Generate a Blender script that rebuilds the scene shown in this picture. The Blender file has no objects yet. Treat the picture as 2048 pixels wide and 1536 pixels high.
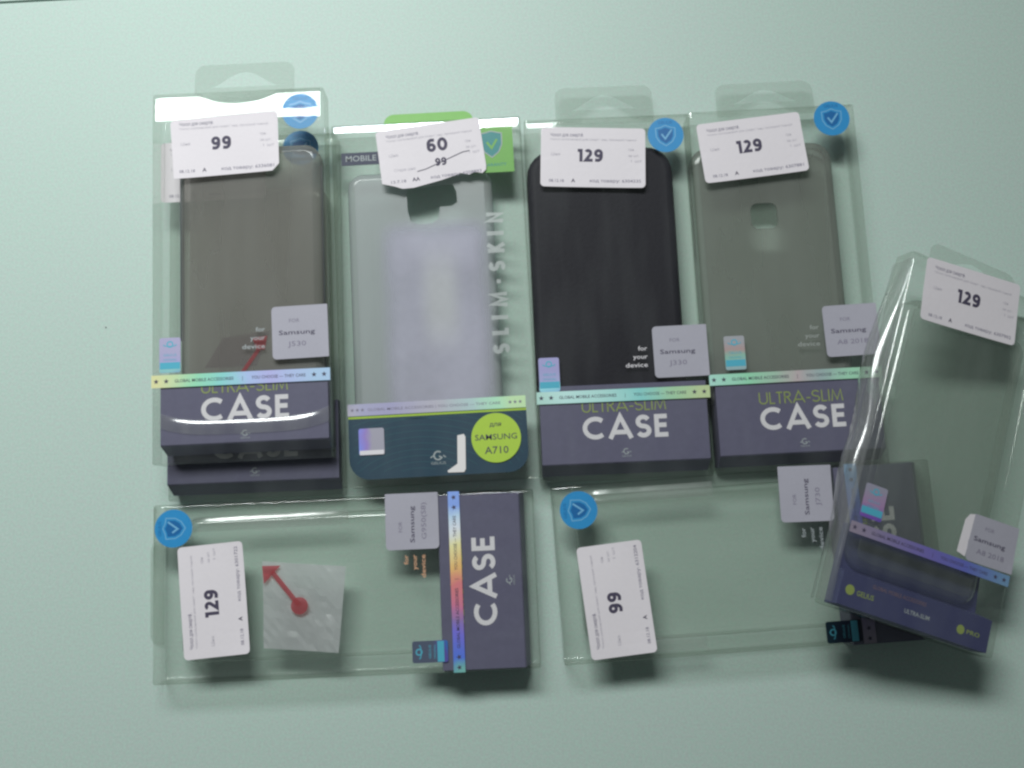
import bpy, bmesh, math, random
from mathutils import Matrix, Vector
random.seed(4)
sc = bpy.context.scene
COL = sc.collection
R = math.radians

# ------------------------------------------------------------------ camera
cam = bpy.data.cameras.new('camera'); camo = bpy.data.objects.new('camera', cam); COL.objects.link(camo)
cam.sensor_width = 36; cam.lens = 36 * 1951.944 / 2048
cam.clip_start = 0.01; cam.clip_end = 20
camo.matrix_world = Matrix.Translation((0, -0.552617 * math.tan(R(7.572689)), 0.552617)) @ Matrix.Rotation(R(7.572689), 4, 'X') @ Matrix.Rotation(R(-0.970763), 4, 'Z')
sc.camera = camo
# ------------------------------------------------------------------ world: dim room
w = bpy.data.worlds.new('World'); sc.world = w; w.use_nodes = True
w.node_tree.nodes['Background'].inputs[0].default_value = (0.80, 0.95, 0.92, 1)
w.node_tree.nodes['Background'].inputs[1].default_value = 0.075
# ------------------------------------------------------------------ window light, up and to the left
LP = Vector((-0.33, 0.705, 0.95))
la = bpy.data.lights.new('window_light', 'AREA'); la.shape = 'RECTANGLE'; la.size = 0.84; la.size_y = 0.22
la.energy = 18.0; la.color = (0.95, 1.0, 0.99)
lo = bpy.data.objects.new('window_light', la); COL.objects.link(lo); lo.location = LP
_z = (LP - Vector((-0.85, -0.50, 0))).normalized(); _x = (Vector((1, 0, 0)) - _z * _z.x).normalized(); _y = _z.cross(_x)
lo.rotation_euler = Matrix((_x, _y, _z)).transposed().to_euler()
# ------------------------------------------------------------------ exposure
sc.view_settings.view_transform = 'Standard'; sc.view_settings.look = 'None'
sc.view_settings.exposure = 0.0; sc.view_settings.gamma = 1
sc.render.engine = 'CYCLES'
sc.cycles.transparent_max_bounces = 48; sc.cycles.max_bounces = 12
sc.cycles.filter_width = 2.5          # a soft cheap phone lens
sc.cycles.sample_clamp_indirect = 4

# ------------------------------------------------------------------ materials
def new_mat(name):
    m = bpy.data.materials.new(name); m.use_nodes = True
    nt = m.node_tree; return m, nt, nt.nodes['Principled BSDF'], nt.nodes['Material Output']
def plain(name, col, rough=0.5, spec=0.5, metal=0.0, grain=0.0, gscale=900, bump=0.0):
    m, nt, p, out = new_mat(name)
    p.inputs['Base Color'].default_value = (*col, 1); p.inputs['Roughness'].default_value = rough
    p.inputs['Specular IOR Level'].default_value = spec; p.inputs['Metallic'].default_value = metal
    if grain or bump:
        tc = nt.nodes.new('ShaderNodeTexCoord'); n = nt.nodes.new('ShaderNodeTexNoise')
        n.inputs['Scale'].default_value = gscale; n.inputs['Detail'].default_value = 3
        nt.links.new(tc.outputs['Object'], n.inputs['Vector'])
        if grain:
            mx = nt.nodes.new('ShaderNodeMix'); mx.data_type = 'RGBA'
            mx.inputs[6].default_value = (*[c * (1 - grain) for c in col], 1); mx.inputs[7].default_value = (*[min(1, c * (1 + grain)) for c in col], 1)
            nt.links.new(n.outputs['Fac'], mx.inputs[0]); nt.links.new(mx.outputs[2], p.inputs['Base Color'])
        if bump:
            b = nt.nodes.new('ShaderNodeBump'); b.inputs['Strength'].default_value = bump; b.inputs['Distance'].default_value = 0.0005
            nt.links.new(n.outputs['Fac'], b.inputs['Height']); nt.links.new(b.outputs[0], p.inputs['Normal'])
    return m
def clear(name, tint, ior=1.5, rough=0.05, haze=0.0, hazecol=(.8, .85, .85), boost=1.0, wob=0.12, wscale=22, smudge=0.0):
    """thin clear sheet: tinted transmission, Fresnel gloss on either side, optional milky scatter"""
    m = bpy.data.materials.new(name); m.use_nodes = True; nt = m.node_tree; nt.nodes.clear()
    N = nt.nodes.new; Lk = nt.links.new
    out = N('ShaderNodeOutputMaterial'); tr = N('ShaderNodeBsdfTransparent'); tr.inputs[0].default_value = (*tint, 1)
    gl = N('ShaderNodeBsdfGlossy'); gl.inputs['Roughness'].default_value = rough
    geo = N('ShaderNodeNewGeometry'); mi = N('ShaderNodeMapRange')
    # longer way through the sheet at grazing angles: tint ** (1/cos)
    dt = N('ShaderNodeVectorMath'); dt.operation = 'DOT_PRODUCT'; Lk(geo.outputs['Normal'], dt.inputs[0]); Lk(geo.outputs['Incoming'], dt.inputs[1])
    ab = N('ShaderNodeMath'); ab.operation = 'ABSOLUTE'; Lk(dt.outputs['Value'], ab.inputs[0])
    mxm = N('ShaderNodeMath'); mxm.operation = 'MAXIMUM'; mxm.inputs[1].default_value = .09; Lk(ab.outputs[0], mxm.inputs[0])
    iv = N('ShaderNodeMath'); iv.operation = 'DIVIDE'; iv.inputs[0].default_value = 1; Lk(mxm.outputs[0], iv.inputs[1])
    cc = N('ShaderNodeCombineColor')
    for k in range(3):
        pw = N('ShaderNodeMath'); pw.operation = 'POWER'; pw.inputs[0].default_value = tint[k]; Lk(iv.outputs[0], pw.inputs[1]); Lk(pw.outputs[0], cc.inputs[k])
    Lk(cc.outputs[0], tr.inputs[0])
    mi.inputs['To Min'].default_value = ior; mi.inputs['To Max'].default_value = 1 / ior
    Lk(geo.outputs['Backfacing'], mi.inputs['Value'])
    fr = N('ShaderNodeFresnel'); Lk(mi.outputs[0], fr.inputs['IOR'])
    mu = N('ShaderNodeMath'); mu.operation = 'MULTIPLY'; mu.use_clamp = True; mu.inputs[1].default_value = boost; Lk(fr.outputs[0], mu.inputs[0])
    tc = N('ShaderNodeTexCoord'); no = N('ShaderNodeTexNoise'); no.inputs['Scale'].default_value = wscale; no.inputs['Detail'].default_value = 1.5
    Lk(tc.outputs['Object'], no.inputs['Vector'])
    b = N('ShaderNodeBump'); b.inputs['Strength'].default_value = wob; b.inputs['Distance'].default_value = 0.004
    Lk(no.outputs['Fac'], b.inputs['Height']); Lk(b.outputs[0], gl.inputs['Normal'])
    base = tr
    if haze:
        df = N('ShaderNodeBsdfDiffuse'); df.inputs[0].default_value = (*hazecol, 1)
        tl = N('ShaderNodeBsdfTranslucent'); tl.inputs[0].default_value = (*hazecol, 1)
        m2 = N('ShaderNodeMixShader'); m2.inputs[0].default_value = 0.5; Lk(df.outputs[0], m2.inputs[1]); Lk(tl.outputs[0], m2.inputs[2])
        m1 = N('ShaderNodeMixShader'); m1.inputs[0].default_value = haze
        if smudge:       # uneven, streaky film haze
            mp = N('ShaderNodeMapping'); mp.inputs['Scale'].default_value = (1, .22, 1); Lk(tc.outputs['Object'], mp.inputs['Vector'])
            sn = N('ShaderNodeTexNoise'); sn.inputs['Scale'].default_value = 55; sn.inputs['Detail'].default_value = 2.5; sn.inputs['Distortion'].default_value = .1; Lk(mp.outputs[0], sn.inputs['Vector'])
            sr = N('ShaderNodeMapRange'); sr.inputs['From Min'].default_value = .40; sr.inputs['From Max'].default_value = .75; sr.inputs['To Min'].default_value = haze; sr.inputs['To Max'].default_value = haze + smudge
            Lk(sn.outputs['Fac'], sr.inputs['Value']); Lk(sr.outputs[0], m1.inputs[0])
        Lk(tr.outputs[0], m1.inputs[1]); Lk(m2.outputs[0], m1.inputs[2]); base = m1
    mx = N('ShaderNodeMixShader'); Lk(mu.outputs[0], mx.inputs[0]); Lk(base.outputs[0], mx.inputs[1]); Lk(gl.outputs[0], mx.inputs[2])
    Lk(mx.outputs[0], out.inputs['Surface'])
    return m
def holo(name, stops, axis='X', lo_=-0.048, hi_=0.048, skew=0.0):
    """diffraction foil: hue runs along the strip and drifts with the viewing direction"""
    m, nt, p, out = new_mat(name); N = nt.nodes.new; Lk = nt.links.new
    tc = N('ShaderNodeTexCoord'); sp = N('ShaderNodeSeparateXYZ'); Lk(tc.outputs['Object'], sp.inputs[0])
    a = sp.outputs[0 if axis == 'X' else 1]; bb = sp.outputs[1 if axis == 'X' else 0]
    ms = N('ShaderNodeMath'); ms.operation = 'MULTIPLY_ADD'; ms.inputs[1].default_value = skew; Lk(bb, ms.inputs[0]); Lk(a, ms.inputs[2])
    geo = N('ShaderNodeNewGeometry'); s2 = N('ShaderNodeSeparateXYZ'); Lk(geo.outputs['Incoming'], s2.inputs[0])
    m3 = N('ShaderNodeMath'); m3.operation = 'MULTIPLY_ADD'; m3.inputs[1].default_value = 0.01; Lk(s2.outputs[0], m3.inputs[0]); Lk(ms.outputs[0], m3.inputs[2])
    nz = N('ShaderNodeTexNoise'); nz.inputs['Scale'].default_value = 70; Lk(tc.outputs['Object'], nz.inputs['Vector'])
    m4 = N('ShaderNodeMath'); m4.operation = 'MULTIPLY_ADD'; m4.inputs[1].default_value = 0.012; Lk(nz.outputs['Fac'], m4.inputs[0]); Lk(m3.outputs[0], m4.inputs[2])
    mr = N('ShaderNodeMapRange'); mr.inputs['From Min'].default_value = lo_; mr.inputs['From Max'].default_value = hi_; Lk(m4.outputs[0], mr.inputs['Value'])
    cr = N('ShaderNodeValToRGB'); els = cr.color_ramp.elements
    while len(els) < len(stops): els.new(0.5)
    for e, (t, c) in zip(els, stops): e.position = t
    for e, (t, c) in zip(els, stops): e.color = (*c, 1)
    Lk(mr.outputs[0], cr.inputs[0]); Lk(cr.outputs[0], p.inputs['Base Color'])
    p.inputs['Metallic'].default_value = 0.15; p.inputs['Roughness'].default_value = 0.35
    return m

def table_mat():
    m, nt, p, out = new_mat('mint_laminate'); N = nt.nodes.new; Lk = nt.links.new
    tc = N('ShaderNodeTexCoord')
    n1 = N('ShaderNodeTexNoise'); n1.inputs['Scale'].default_value = 14; n1.inputs['Detail'].default_value = 2
    n2 = N('ShaderNodeTexNoise'); n2.inputs['Scale'].default_value = 800; n2.inputs['Detail'].default_value = 2
    n3 = N('ShaderNodeTexNoise'); n3.inputs['Scale'].default_value = 520; n3.inputs['Detail'].default_value = 3
    for n in (n1, n2, n3): Lk(tc.outputs['Object'], n.inputs['Vector'])
    a = N('ShaderNodeMix'); a.data_type = 'RGBA'; a.inputs[6].default_value = (0.475, 0.602, 0.540, 1); a.inputs[7].default_value = (0.490, 0.590, 0.550, 1)
    Lk(n1.outputs['Fac'], a.inputs[0])
    r2 = N('ShaderNodeMapRange'); r2.inputs['From Min'].default_value = 0.35; r2.inputs['From Max'].default_value = 0.65; r2.inputs['To Min'].default_value = 0.955; r2.inputs['To Max'].default_value = 1.045
    Lk(n2.outputs['Fac'], r2.inputs['Value'])
    b = N('ShaderNodeVectorMath'); b.operation = 'SCALE'; Lk(a.outputs[2], b.inputs[0]); Lk(r2.outputs[0], b.inputs['Scale'])
    c = N('ShaderNodeMix'); c.data_type = 'RGBA'; c.blend_type = 'MULTIPLY'; c.inputs[0].default_value = 1
    cr = N('ShaderNodeValToRGB'); cr.color_ramp.elements[0].position = .36; cr.color_ramp.elements[0].color = (1.0, .95, .97, 1); cr.color_ramp.elements[1].position = .64; cr.color_ramp.elements[1].color = (.95, 1, .98, 1)
    Lk(n3.outputs['Fac'], cr.inputs[0]); Lk(b.outputs[0], c.inputs[6]); Lk(cr.outputs[0], c.inputs[7])
    Lk(c.outputs[2], p.inputs['Base Color'])
    p.inputs['Roughness'].default_value = 0.52; p.inputs['Specular IOR Level'].default_value = 0.32
    bp = N('ShaderNodeBump'); bp.inputs['Strength'].default_value = 0.06; bp.inputs['Distance'].default_value = 0.0003
    Lk(n2.outputs['Fac'], bp.inputs['Height']); Lk(bp.outputs[0], p.inputs['Normal'])
    return m

M = dict(
    table=table_mat(),
    floor=plain('dark_floor', (.03, .035, .045), .7),
    box=clear('clear_box_plastic', (.967, .972, .962), boost=1.0, haze=0.012, wob=.045, wscale=35, smudge=.05),
    bulge=clear('bulged_side_plastic', (.955, .96, .955), boost=2.0, rough=.16, haze=.08, hazecol=(.8, .8, .8), wob=.22, wscale=40, smudge=.22),
    case_clear=clear('clear_soft_case', (.965, .97, .96), boost=1.5, rough=.09, haze=0.02, hazecol=(.6, .68, .62)),
    case_clear_back=clear('clear_soft_case_back', (.985, .988, .982), boost=.8, rough=.12, haze=0.012, hazecol=(.6, .68, .62)),
    case_milky=clear('milky_soft_case', (.96, .965, .955), boost=1.4, rough=.12, haze=0.07, hazecol=(.55, .6, .56), smudge=.05),
    case_smoke=clear('smoked_case', (.80, .785, .76), boost=.8, rough=.12, haze=0.28, hazecol=(.70, .68, .66), smudge=.03),
    case_grey=clear('grey_smoked_case', (.785, .785, .765), boost=.8, rough=.12, haze=0.30, hazecol=(.62, .63, .60), smudge=.03),
    case_frost=clear('frosted_case', (.86, .89, .90), boost=.9, rough=.2, haze=0.50, hazecol=(.84, .84, .86)),
    case_black=plain('black_case_rubber', (.011, .009, .016), .6, .25, grain=.35, gscale=500, bump=.2),
    foil=clear('crinkled_film', (.92, .92, .93), boost=1.6, rough=.22, haze=0.80, hazecol=(.74, .73, .76), smudge=.1, wob=.9, wscale=70),
    tag=plain('tag_paper', (.745, .69, .73), .6, .3, grain=.03, gscale=600, bump=.1),
    label=plain('grey_label_paper', (.40, .385, .45), .55, .35, grain=.04, gscale=600),
    ink=plain('dark_ink', (.07, .06, .10), .6, .3),
    ink_mid=plain('grey_ink', (.22, .20, .27), .6, .3),
    ink_soft=plain('faint_ink', (.44, .41, .47), .6, .3),
    navy=plain('navy_card', (.124, .116, .188), .5, .4, grain=.10, gscale=350),
    navy_end=plain('navy_card_end', (.124, .116, .188), .5, .4, grain=.10, gscale=350),
    teal=plain('teal_card', (.018, .055, .095), .45, .45, grain=.10, gscale=300),
    teal_line=plain('teal_line_print', (.028, .09, .125), .45, .4),
    blue=plain('indigo_card', (.058, .062, .150), .5, .4, grain=.08, gscale=350),
    disc=plain('blue_sticker', (.030, .26, .56), .4, .4, grain=.05, gscale=400),
    disc_line=plain('blue_sticker_emboss', (.17, .42, .66), .35, .5),
    disc_dark=plain('blue_sticker_dark_print', (.012, .13, .36), .4, .4),
    white=plain('white_print', (.74, .70, .74), .55, .3),
    lime=plain('lime_print', (.42, .60, .07), .5, .35, grain=.04, gscale=400),
    lime_dim=plain('olive_lime_print', (.30, .36, .10), .5, .35),
    green=plain('green_print', (.16, .42, .07), .45, .4, grain=.05, gscale=300),
    shield=plain('teal_shield_print', (.02, .24, .25), .45, .4),
    orange=plain('copper_print', (.75, .42, .26), .35, .5),
    greyprint=plain('pale_grey_print', (.40, .43, .45), .5, .4),
    skin_print=clear('translucent_white_print', (.9, .92, .9), boost=.8, rough=.3, haze=0.7, hazecol=(.78, .80, .80)),
    red=clear('red_translucent_print', (.92, .30, .34), boost=.6, rough=.3, haze=0.6, hazecol=(.60, .15, .17)),
    card=clear('inner_sheet', (.9, .9, .93), boost=.8, rough=.3, haze=0.45, hazecol=(.66, .64, .78)),
    silver=plain('silver_flap', (.62, .64, .74), .22, .5, metal=.85, bump=.6, gscale=90),
    header=plain('dark_navy_header', (.030, .034, .080), .5, .35),
    edge=plain('dark_case_edge', (.045, .05, .06), .4, .4),
    torn=plain('torn_paper', (.78, .74, .74), .7, .3),
    crumb=plain('dark_crumb', (.05, .05, .06), .8, .2),
    teal_holo=plain('cyan_foil', (.10, .45, .60), .35, .5, metal=.1),
)
YEL, GRN, AQU, SKY, LIL, PUR, BLU, RED_, ORG, WHT = (.80, .78, .42), (.36, .78, .52), (.30, .72, .70), (.45, .58, .88), (.52, .46, .78), (.24, .17, .66), (.12, .22, .80), (.80, .25, .26), (.95, .58, .22), (.86, .90, .98)

def cloudy():
    """static-cling film, milky where it sticks: a soft-edged patch with blotches"""
    m = bpy.data.materials.new('cling_film'); m.use_nodes = True; nt = m.node_tree; nt.nodes.clear(); N = nt.nodes.new; Lk = nt.links.new
    out = N('ShaderNodeOutputMaterial'); tr = N('ShaderNodeBsdfTransparent'); df = N('ShaderNodeBsdfDiffuse')
    tc = N('ShaderNodeTexCoord'); sp = N('ShaderNodeSeparateXYZ'); no = N('ShaderNodeTexNoise'); no.inputs['Scale'].default_value = 26; no.inputs['Detail'].default_value = 4
    Lk(tc.outputs['Object'], sp.inputs[0]); Lk(tc.outputs['Object'], no.inputs['Vector'])
    def edge(sock, c, half, soft):
        a = N('ShaderNodeMath'); a.operation = 'SUBTRACT'; Lk(sock, a.inputs[0]); a.inputs[1].default_value = c
        b = N('ShaderNodeMath'); b.operation = 'ABSOLUTE'; Lk(a.outputs[0], b.inputs[0])
        r = N('ShaderNodeMapRange'); r.interpolation_type = 'SMOOTHSTEP'; r.inputs['From Min'].default_value = half + soft; r.inputs['From Max'].default_value = half - soft; Lk(b.outputs[0], r.inputs['Value']); return r.outputs[0]
    def mul(a, b):
        m_ = N('ShaderNodeMath'); m_.operation = 'MULTIPLY'; Lk(a, m_.inputs[0])
        if isinstance(b, float): m_.inputs[1].default_value = b
        else: Lk(b, m_.inputs[1])
        return m_.outputs[0]
    body = mul(edge(sp.outputs[0], .002, .027, .007), edge(sp.outputs[1], -.012, .053, .008))
    light = mul(edge(sp.outputs[0], .004, .009, .006), edge(sp.outputs[1], .000, .022, .016))
    nr = N('ShaderNodeMapRange'); nr.inputs['From Min'].default_value = .3; nr.inputs['From Max'].default_value = .7; nr.inputs['To Min'].default_value = .38; nr.inputs['To Max'].default_value = .72; Lk(no.outputs['Fac'], nr.inputs['Value'])
    fac = mul(body, nr.outputs[0])
    mc = N('ShaderNodeMix'); mc.data_type = 'RGBA'; mc.inputs[6].default_value = (.60, .58, .70, 1); mc.inputs[7].default_value = (.71, .70, .75, 1); Lk(light, mc.inputs[0])
    Lk(mc.outputs[2], df.inputs[0]); mx = N('ShaderNodeMixShader'); Lk(fac, mx.inputs[0]); Lk(tr.outputs[0], mx.inputs[1]); Lk(df.outputs[0], mx.inputs[2]); Lk(mx.outputs[0], out.inputs[0])
    return m
M['cloudy'] = cloudy()
# ------------------------------------------------------------------ mesh helpers (millimetres in, metres out)
def mesh_obj(name, bm, mat, parent=None, smooth=False, normals=True):
    if normals: bmesh.ops.recalc_face_normals(bm, faces=bm.faces)
    for f in bm.faces: f.smooth = smooth
    me = bpy.data.meshes.new(name); bm.to_mesh(me); bm.free()
    for v in me.vertices: v.co *= 0.001
    mats = mat if isinstance(mat, (list, tuple)) else [mat]
    for m in mats: me.materials.append(m)
    o = bpy.data.objects.new(name, me); COL.objects.link(o)
    if parent: o.parent = parent
    return o
def tag(o, label=None, cat=None, group=None, kind=None):
    if label: o['label'] = label
    if cat: o['category'] = cat
    if group: o['group'] = group
    if kind: o['kind'] = kind
    return o
def thing(name, label, cat, group=None):
    o = bpy.data.objects.new(name, None); COL.objects.link(o); o.empty_display_size = 0.02
    return tag(o, label, cat, group)
def rrect(w, h, r, n=5, cx=0, cy=0):
    """rounded rectangle outline, counter-clockwise; r may be a 4-tuple TR,TL,BL,BR"""
    rs = r if isinstance(r, (tuple, list)) else (r,) * 4
    pts = []
    for k, (sx, sy) in enumerate(((1, 1), (-1, 1), (-1, -1), (1, -1))):
        rr = max(rs[k], 0.01); ox, oy = cx + sx * (w / 2 - rr), cy + sy * (h / 2 - rr)
        for i in range(n + 1):
            a = math.pi / 2 * (k + i / n); pts.append((ox + rr * math.cos(a), oy + rr * math.sin(a)))
    return pts
def plate_bm(outline, z, t, holes=(), curl=None):
    """thin plate with real thickness t, optional holes, optional curl function z+=f(x,y)"""
    bm = bmesh.new(); loops = []
    for lp in [outline] + list(holes):
        vs = [bm.verts.new((x, y, z + t)) for x, y in lp]
        loops.append([bm.edges.new((vs[i], vs[(i + 1) % len(vs)])) for i in range(len(vs))])
    if holes: bmesh.ops.triangle_fill(bm, use_beauty=True, use_dissolve=False, edges=[e for l in loops for e in l])
    else: bm.faces.new([v for v in bm.verts])
    ex = bmesh.ops.extrude_face_region(bm, geom=list(bm.faces))
    for v in [g for g in ex['geom'] if isinstance(g, bmesh.types.BMVert)]: v.co.z -= t
    if curl:
        bmesh.ops.triangulate(bm, faces=bm.faces)
        for v in bm.verts: v.co.z += curl(v.co.x, v.co.y)
    return bm
def lift_at(u, q): return max(0, abs(u) - .5) ** 2 * 4 * max(0, -q) + .15 * math.sin(3 * u + 2 * q) + .15
def sheet_bm(w, h, r, z, t, cx, cy, rot=0, outline=None, lift=0.0, nx=10, ny=6):
    """paper sticker: outline cut by a grid so it can ride up a little at its corners"""
    pts = outline or rrect(w, h, r, 4)
    bm = plate_bm(pts, 0, t)
    for i in range(1, nx): bmesh.ops.bisect_plane(bm, geom=bm.verts[:] + bm.edges[:] + bm.faces[:], plane_co=(-w / 2 + w * i / nx, 0, 0), plane_no=(1, 0, 0))
    for i in range(1, ny): bmesh.ops.bisect_plane(bm, geom=bm.verts[:] + bm.edges[:] + bm.faces[:], plane_co=(0, -h / 2 + h * i / ny, 0), plane_no=(0, 1, 0))
    for v in bm.verts:
        u, q = v.co.x / (w / 2), v.co.y / (h / 2)
        v.co.z += lift * lift_at(u, q)
    bmesh.ops.rotate(bm, cent=(0, 0, 0), matrix=Matrix.Rotation(R(rot), 3, 'Z'), verts=bm.verts)
    bmesh.ops.translate(bm, vec=(cx, cy, z), verts=bm.verts)
    return bm
def place(bm, cx, cy, z, rot=0):
    bmesh.ops.rotate(bm, cent=(0, 0, 0), matrix=Matrix.Rotation(R(rot), 3, 'Z'), verts=bm.verts)
    bmesh.ops.translate(bm, vec=(cx, cy, z), verts=bm.verts); return bm

# ---- lettering: stroke glyphs (unit cap height) for display words, font outlines for small print
def arc(cx, cy, rx, ry, a0, a1, n=18):
    return [(cx + rx * math.cos(R(a0 + (a1 - a0) * i / n)), cy + ry * math.sin(R(a0 + (a1 - a0) * i / n))) for i in range(n + 1)]
def glyph(ch, w):
    h = w / 2
    if ch == 'C': return [arc(.5, .5, .5 - h, .5 - h, 48, 312)], .88
    if ch == 'A': return [[(h * .6, 0), (.46, 1 - h * .4), (.92 - h * .6, 0)], [(.2, .28), (.72, .28)]], .92
    if ch == 'S': return [arc(.3, .75 - h / 2, .3 - h, .25 - h / 2, 25, 270, 14)[:-1] + arc(.3, .25 + h / 2, .31 - h, .25 - h / 2, 90, -155, 14)], .60
    if ch == 'E': return [[(.5, 1 - h), (h, 1 - h), (h, h), (.52, h)], [(h, .52), (.47, .52)]], .52
    if ch == 'U': return [[(h, 1)] + arc(.34, .34, .34 - h, .34 - h, 180, 360, 12) + [(.68 - h, 1)]], .68
    if ch == 'L': return [[(h, 1), (h, h), (.42, h)]], .42
    if ch == 'T': return [[(0, 1 - h), (.48, 1 - h)], [(.24, 1 - h), (.24, 0)]], .48
    if ch == 'R': return [[(h, 0), (h, 1 - h), (.26, 1 - h)] + arc(.28, .75, .24 - h, .25 - h, 90, -90, 8) + [(h, .5)], [(.26, .5), (.54, 0)]], .54
    if ch == 'I': return [[(h, 0), (h, 1)]], w
    if ch == 'M': return [[(h, 0), (.16, 1 - h), (.45, .12), (.74, 1 - h), (.9 - h, 0)]], .9
    if ch == 'K': return [[(h, 0), (h, 1)], [(.52, 1), (h * 1.4, .48)], [(.2, .58), (.56, 0)]], .56
    if ch == 'N': return [[(h, 0), (h, 1 - h), (.66 - h, h), (.66 - h, 1)]], .66
    if ch == '-': return [[(.0, .38), (.3, .38)]], .30
    if ch == '.': return [[(0, .45), (w, .45)]], w
    if ch == '1': return [[(0, 1 - h), (.24, 1 - h), (.24, 0)]], .24 + h
    if ch == '2': return [arc(.30, .68, .29 - h, .32 - h, 150, -35, 12) + [(h * 1.1, h), (.62, h)]], .62
    if ch == '9': return [arc(.32, .67, .32 - h, .33 - h, 0, 360, 20), [(.64 - h, .67)] + arc(.28, .46, .36 - h, .46 - h, 0, -100, 9)[1:] + [(.08, h * 1.2)]], .65
    if ch == '6':
        g, a = glyph('9', w); return [[(.65 - x, 1 - y) for x, y in s] for s in g], .65
    if ch == '0': return [arc(.36, .5, .36 - h, .5 - h, 0, 360, 24)], .72
    return [], .35
def ribbon(bm, pts, w, z):
    closed = len(pts) > 3 and (Vector(pts[0]) - Vector(pts[-1])).length < 1e-4
    P = [Vector(p) for p in (pts[:-1] if closed else pts)]; n = len(P); L_, R_ = [], []
    for i, p in enumerate(P):
        a = P[i - 1] if (i or closed) else None; b = P[(i + 1) % n] if (i < n - 1 or closed) else None
        d1 = (p - a).normalized() if a is not None else None; d2 = (b - p).normalized() if b is not None else None
        d1 = d1 or d2; d2 = d2 or d1; t = (d1 + d2)
        t = t.normalized() if t.length > 1e-5 else d1
        nn = Vector((-t.y, t.x)); k = min(2.2, 1 / max(.2, nn.dot(Vector((-d1.y, d1.x)))))
        L_.append(bm.verts.new((*(p + nn * w / 2 * k), z))); R_.append(bm.verts.new((*(p - nn * w / 2 * k), z)))
    for i in range(n if closed else n - 1):
        j = (i + 1) % n; bm.faces.new((R_[i], R_[j], L_[j], L_[i]))
def stroke_text(txt, cap, wr, gap, bm=None, target=None, x0=0, y0=0, z=0, xs=1.0):
    """stroke lettering, centred on x0, baseline y0; target = full width in mm"""
    bm = bm or bmesh.new(); gl = [glyph(c, wr) for c in txt]
    tot = sum(a for _, a in gl) * cap * xs
    g = (target - tot) / max(1, len(txt) - 1) if target else gap * cap
    x = -(tot + g * (len(txt) - 1)) / 2; k = 0
    for st, adv in gl:
        for s in st:
            ribbon(bm, [(x0 + x + px * cap * xs, y0 + py * cap) for px, py in s], wr * cap, z + 0.012 * (k % 4)); k += 1
        x += adv * cap * xs + g
    return bm
_fc = {}
def font_bm(txt, size, width=None, align='CENTER', bold=0.0, bm=None, x=0, y=0, z=0, shear=0):
    """small print from the built-in typeface, as flat outlines, size = cap height-ish in mm"""
    cu = bpy.data.curves.new('txt', 'FONT'); cu.body = txt; cu.size = size * 1.4; cu.offset = bold; cu.resolution_u = 2; cu.align_x = align; cu.shear = shear
    o = bpy.data.objects.new('txt', cu); COL.objects.link(o)
    dg = bpy.context.evaluated_depsgraph_get(); me = bpy.data.meshes.new_from_object(o.evaluated_get(dg))
    bpy.data.objects.remove(o); bpy.data.curves.remove(cu)
    t = bmesh.new(); t.from_mesh(me); bpy.data.meshes.remove(me)
    if width and t.verts:
        xs = [v.co.x for v in t.verts]; s = width / (max(xs) - min(xs))
        for v in t.verts: v.co.x *= s
    bmesh.ops.translate(t, vec=(x, y, z), verts=t.verts)
    if bm is None: return t
    tmp = bpy.data.meshes.new('tmp'); t.to_mesh(tmp); t.free(); bm.from_mesh(tmp); bpy.data.meshes.remove(tmp)
    return bm
def face_up(bm):
    for f in bm.faces:
        f.normal_update()
        if f.normal.z < 0: f.normal_flip()
    return bm
def ink(name, bm, mat, parent, cx, cy, z, rot=0):
    face_up(bm); place(bm, cx, cy, z, rot); return mesh_obj(name, bm, mat, parent, normals=False)
def star(bm, x, y, r, z):
    vs = [bm.verts.new((x + (r if k % 2 == 0 else r * .42) * math.sin(k * math.pi / 5), y + (r if k % 2 == 0 else r * .42) * math.cos(k * math.pi / 5), z)) for k in range(10)]
    bm.faces.new(vs)

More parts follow.
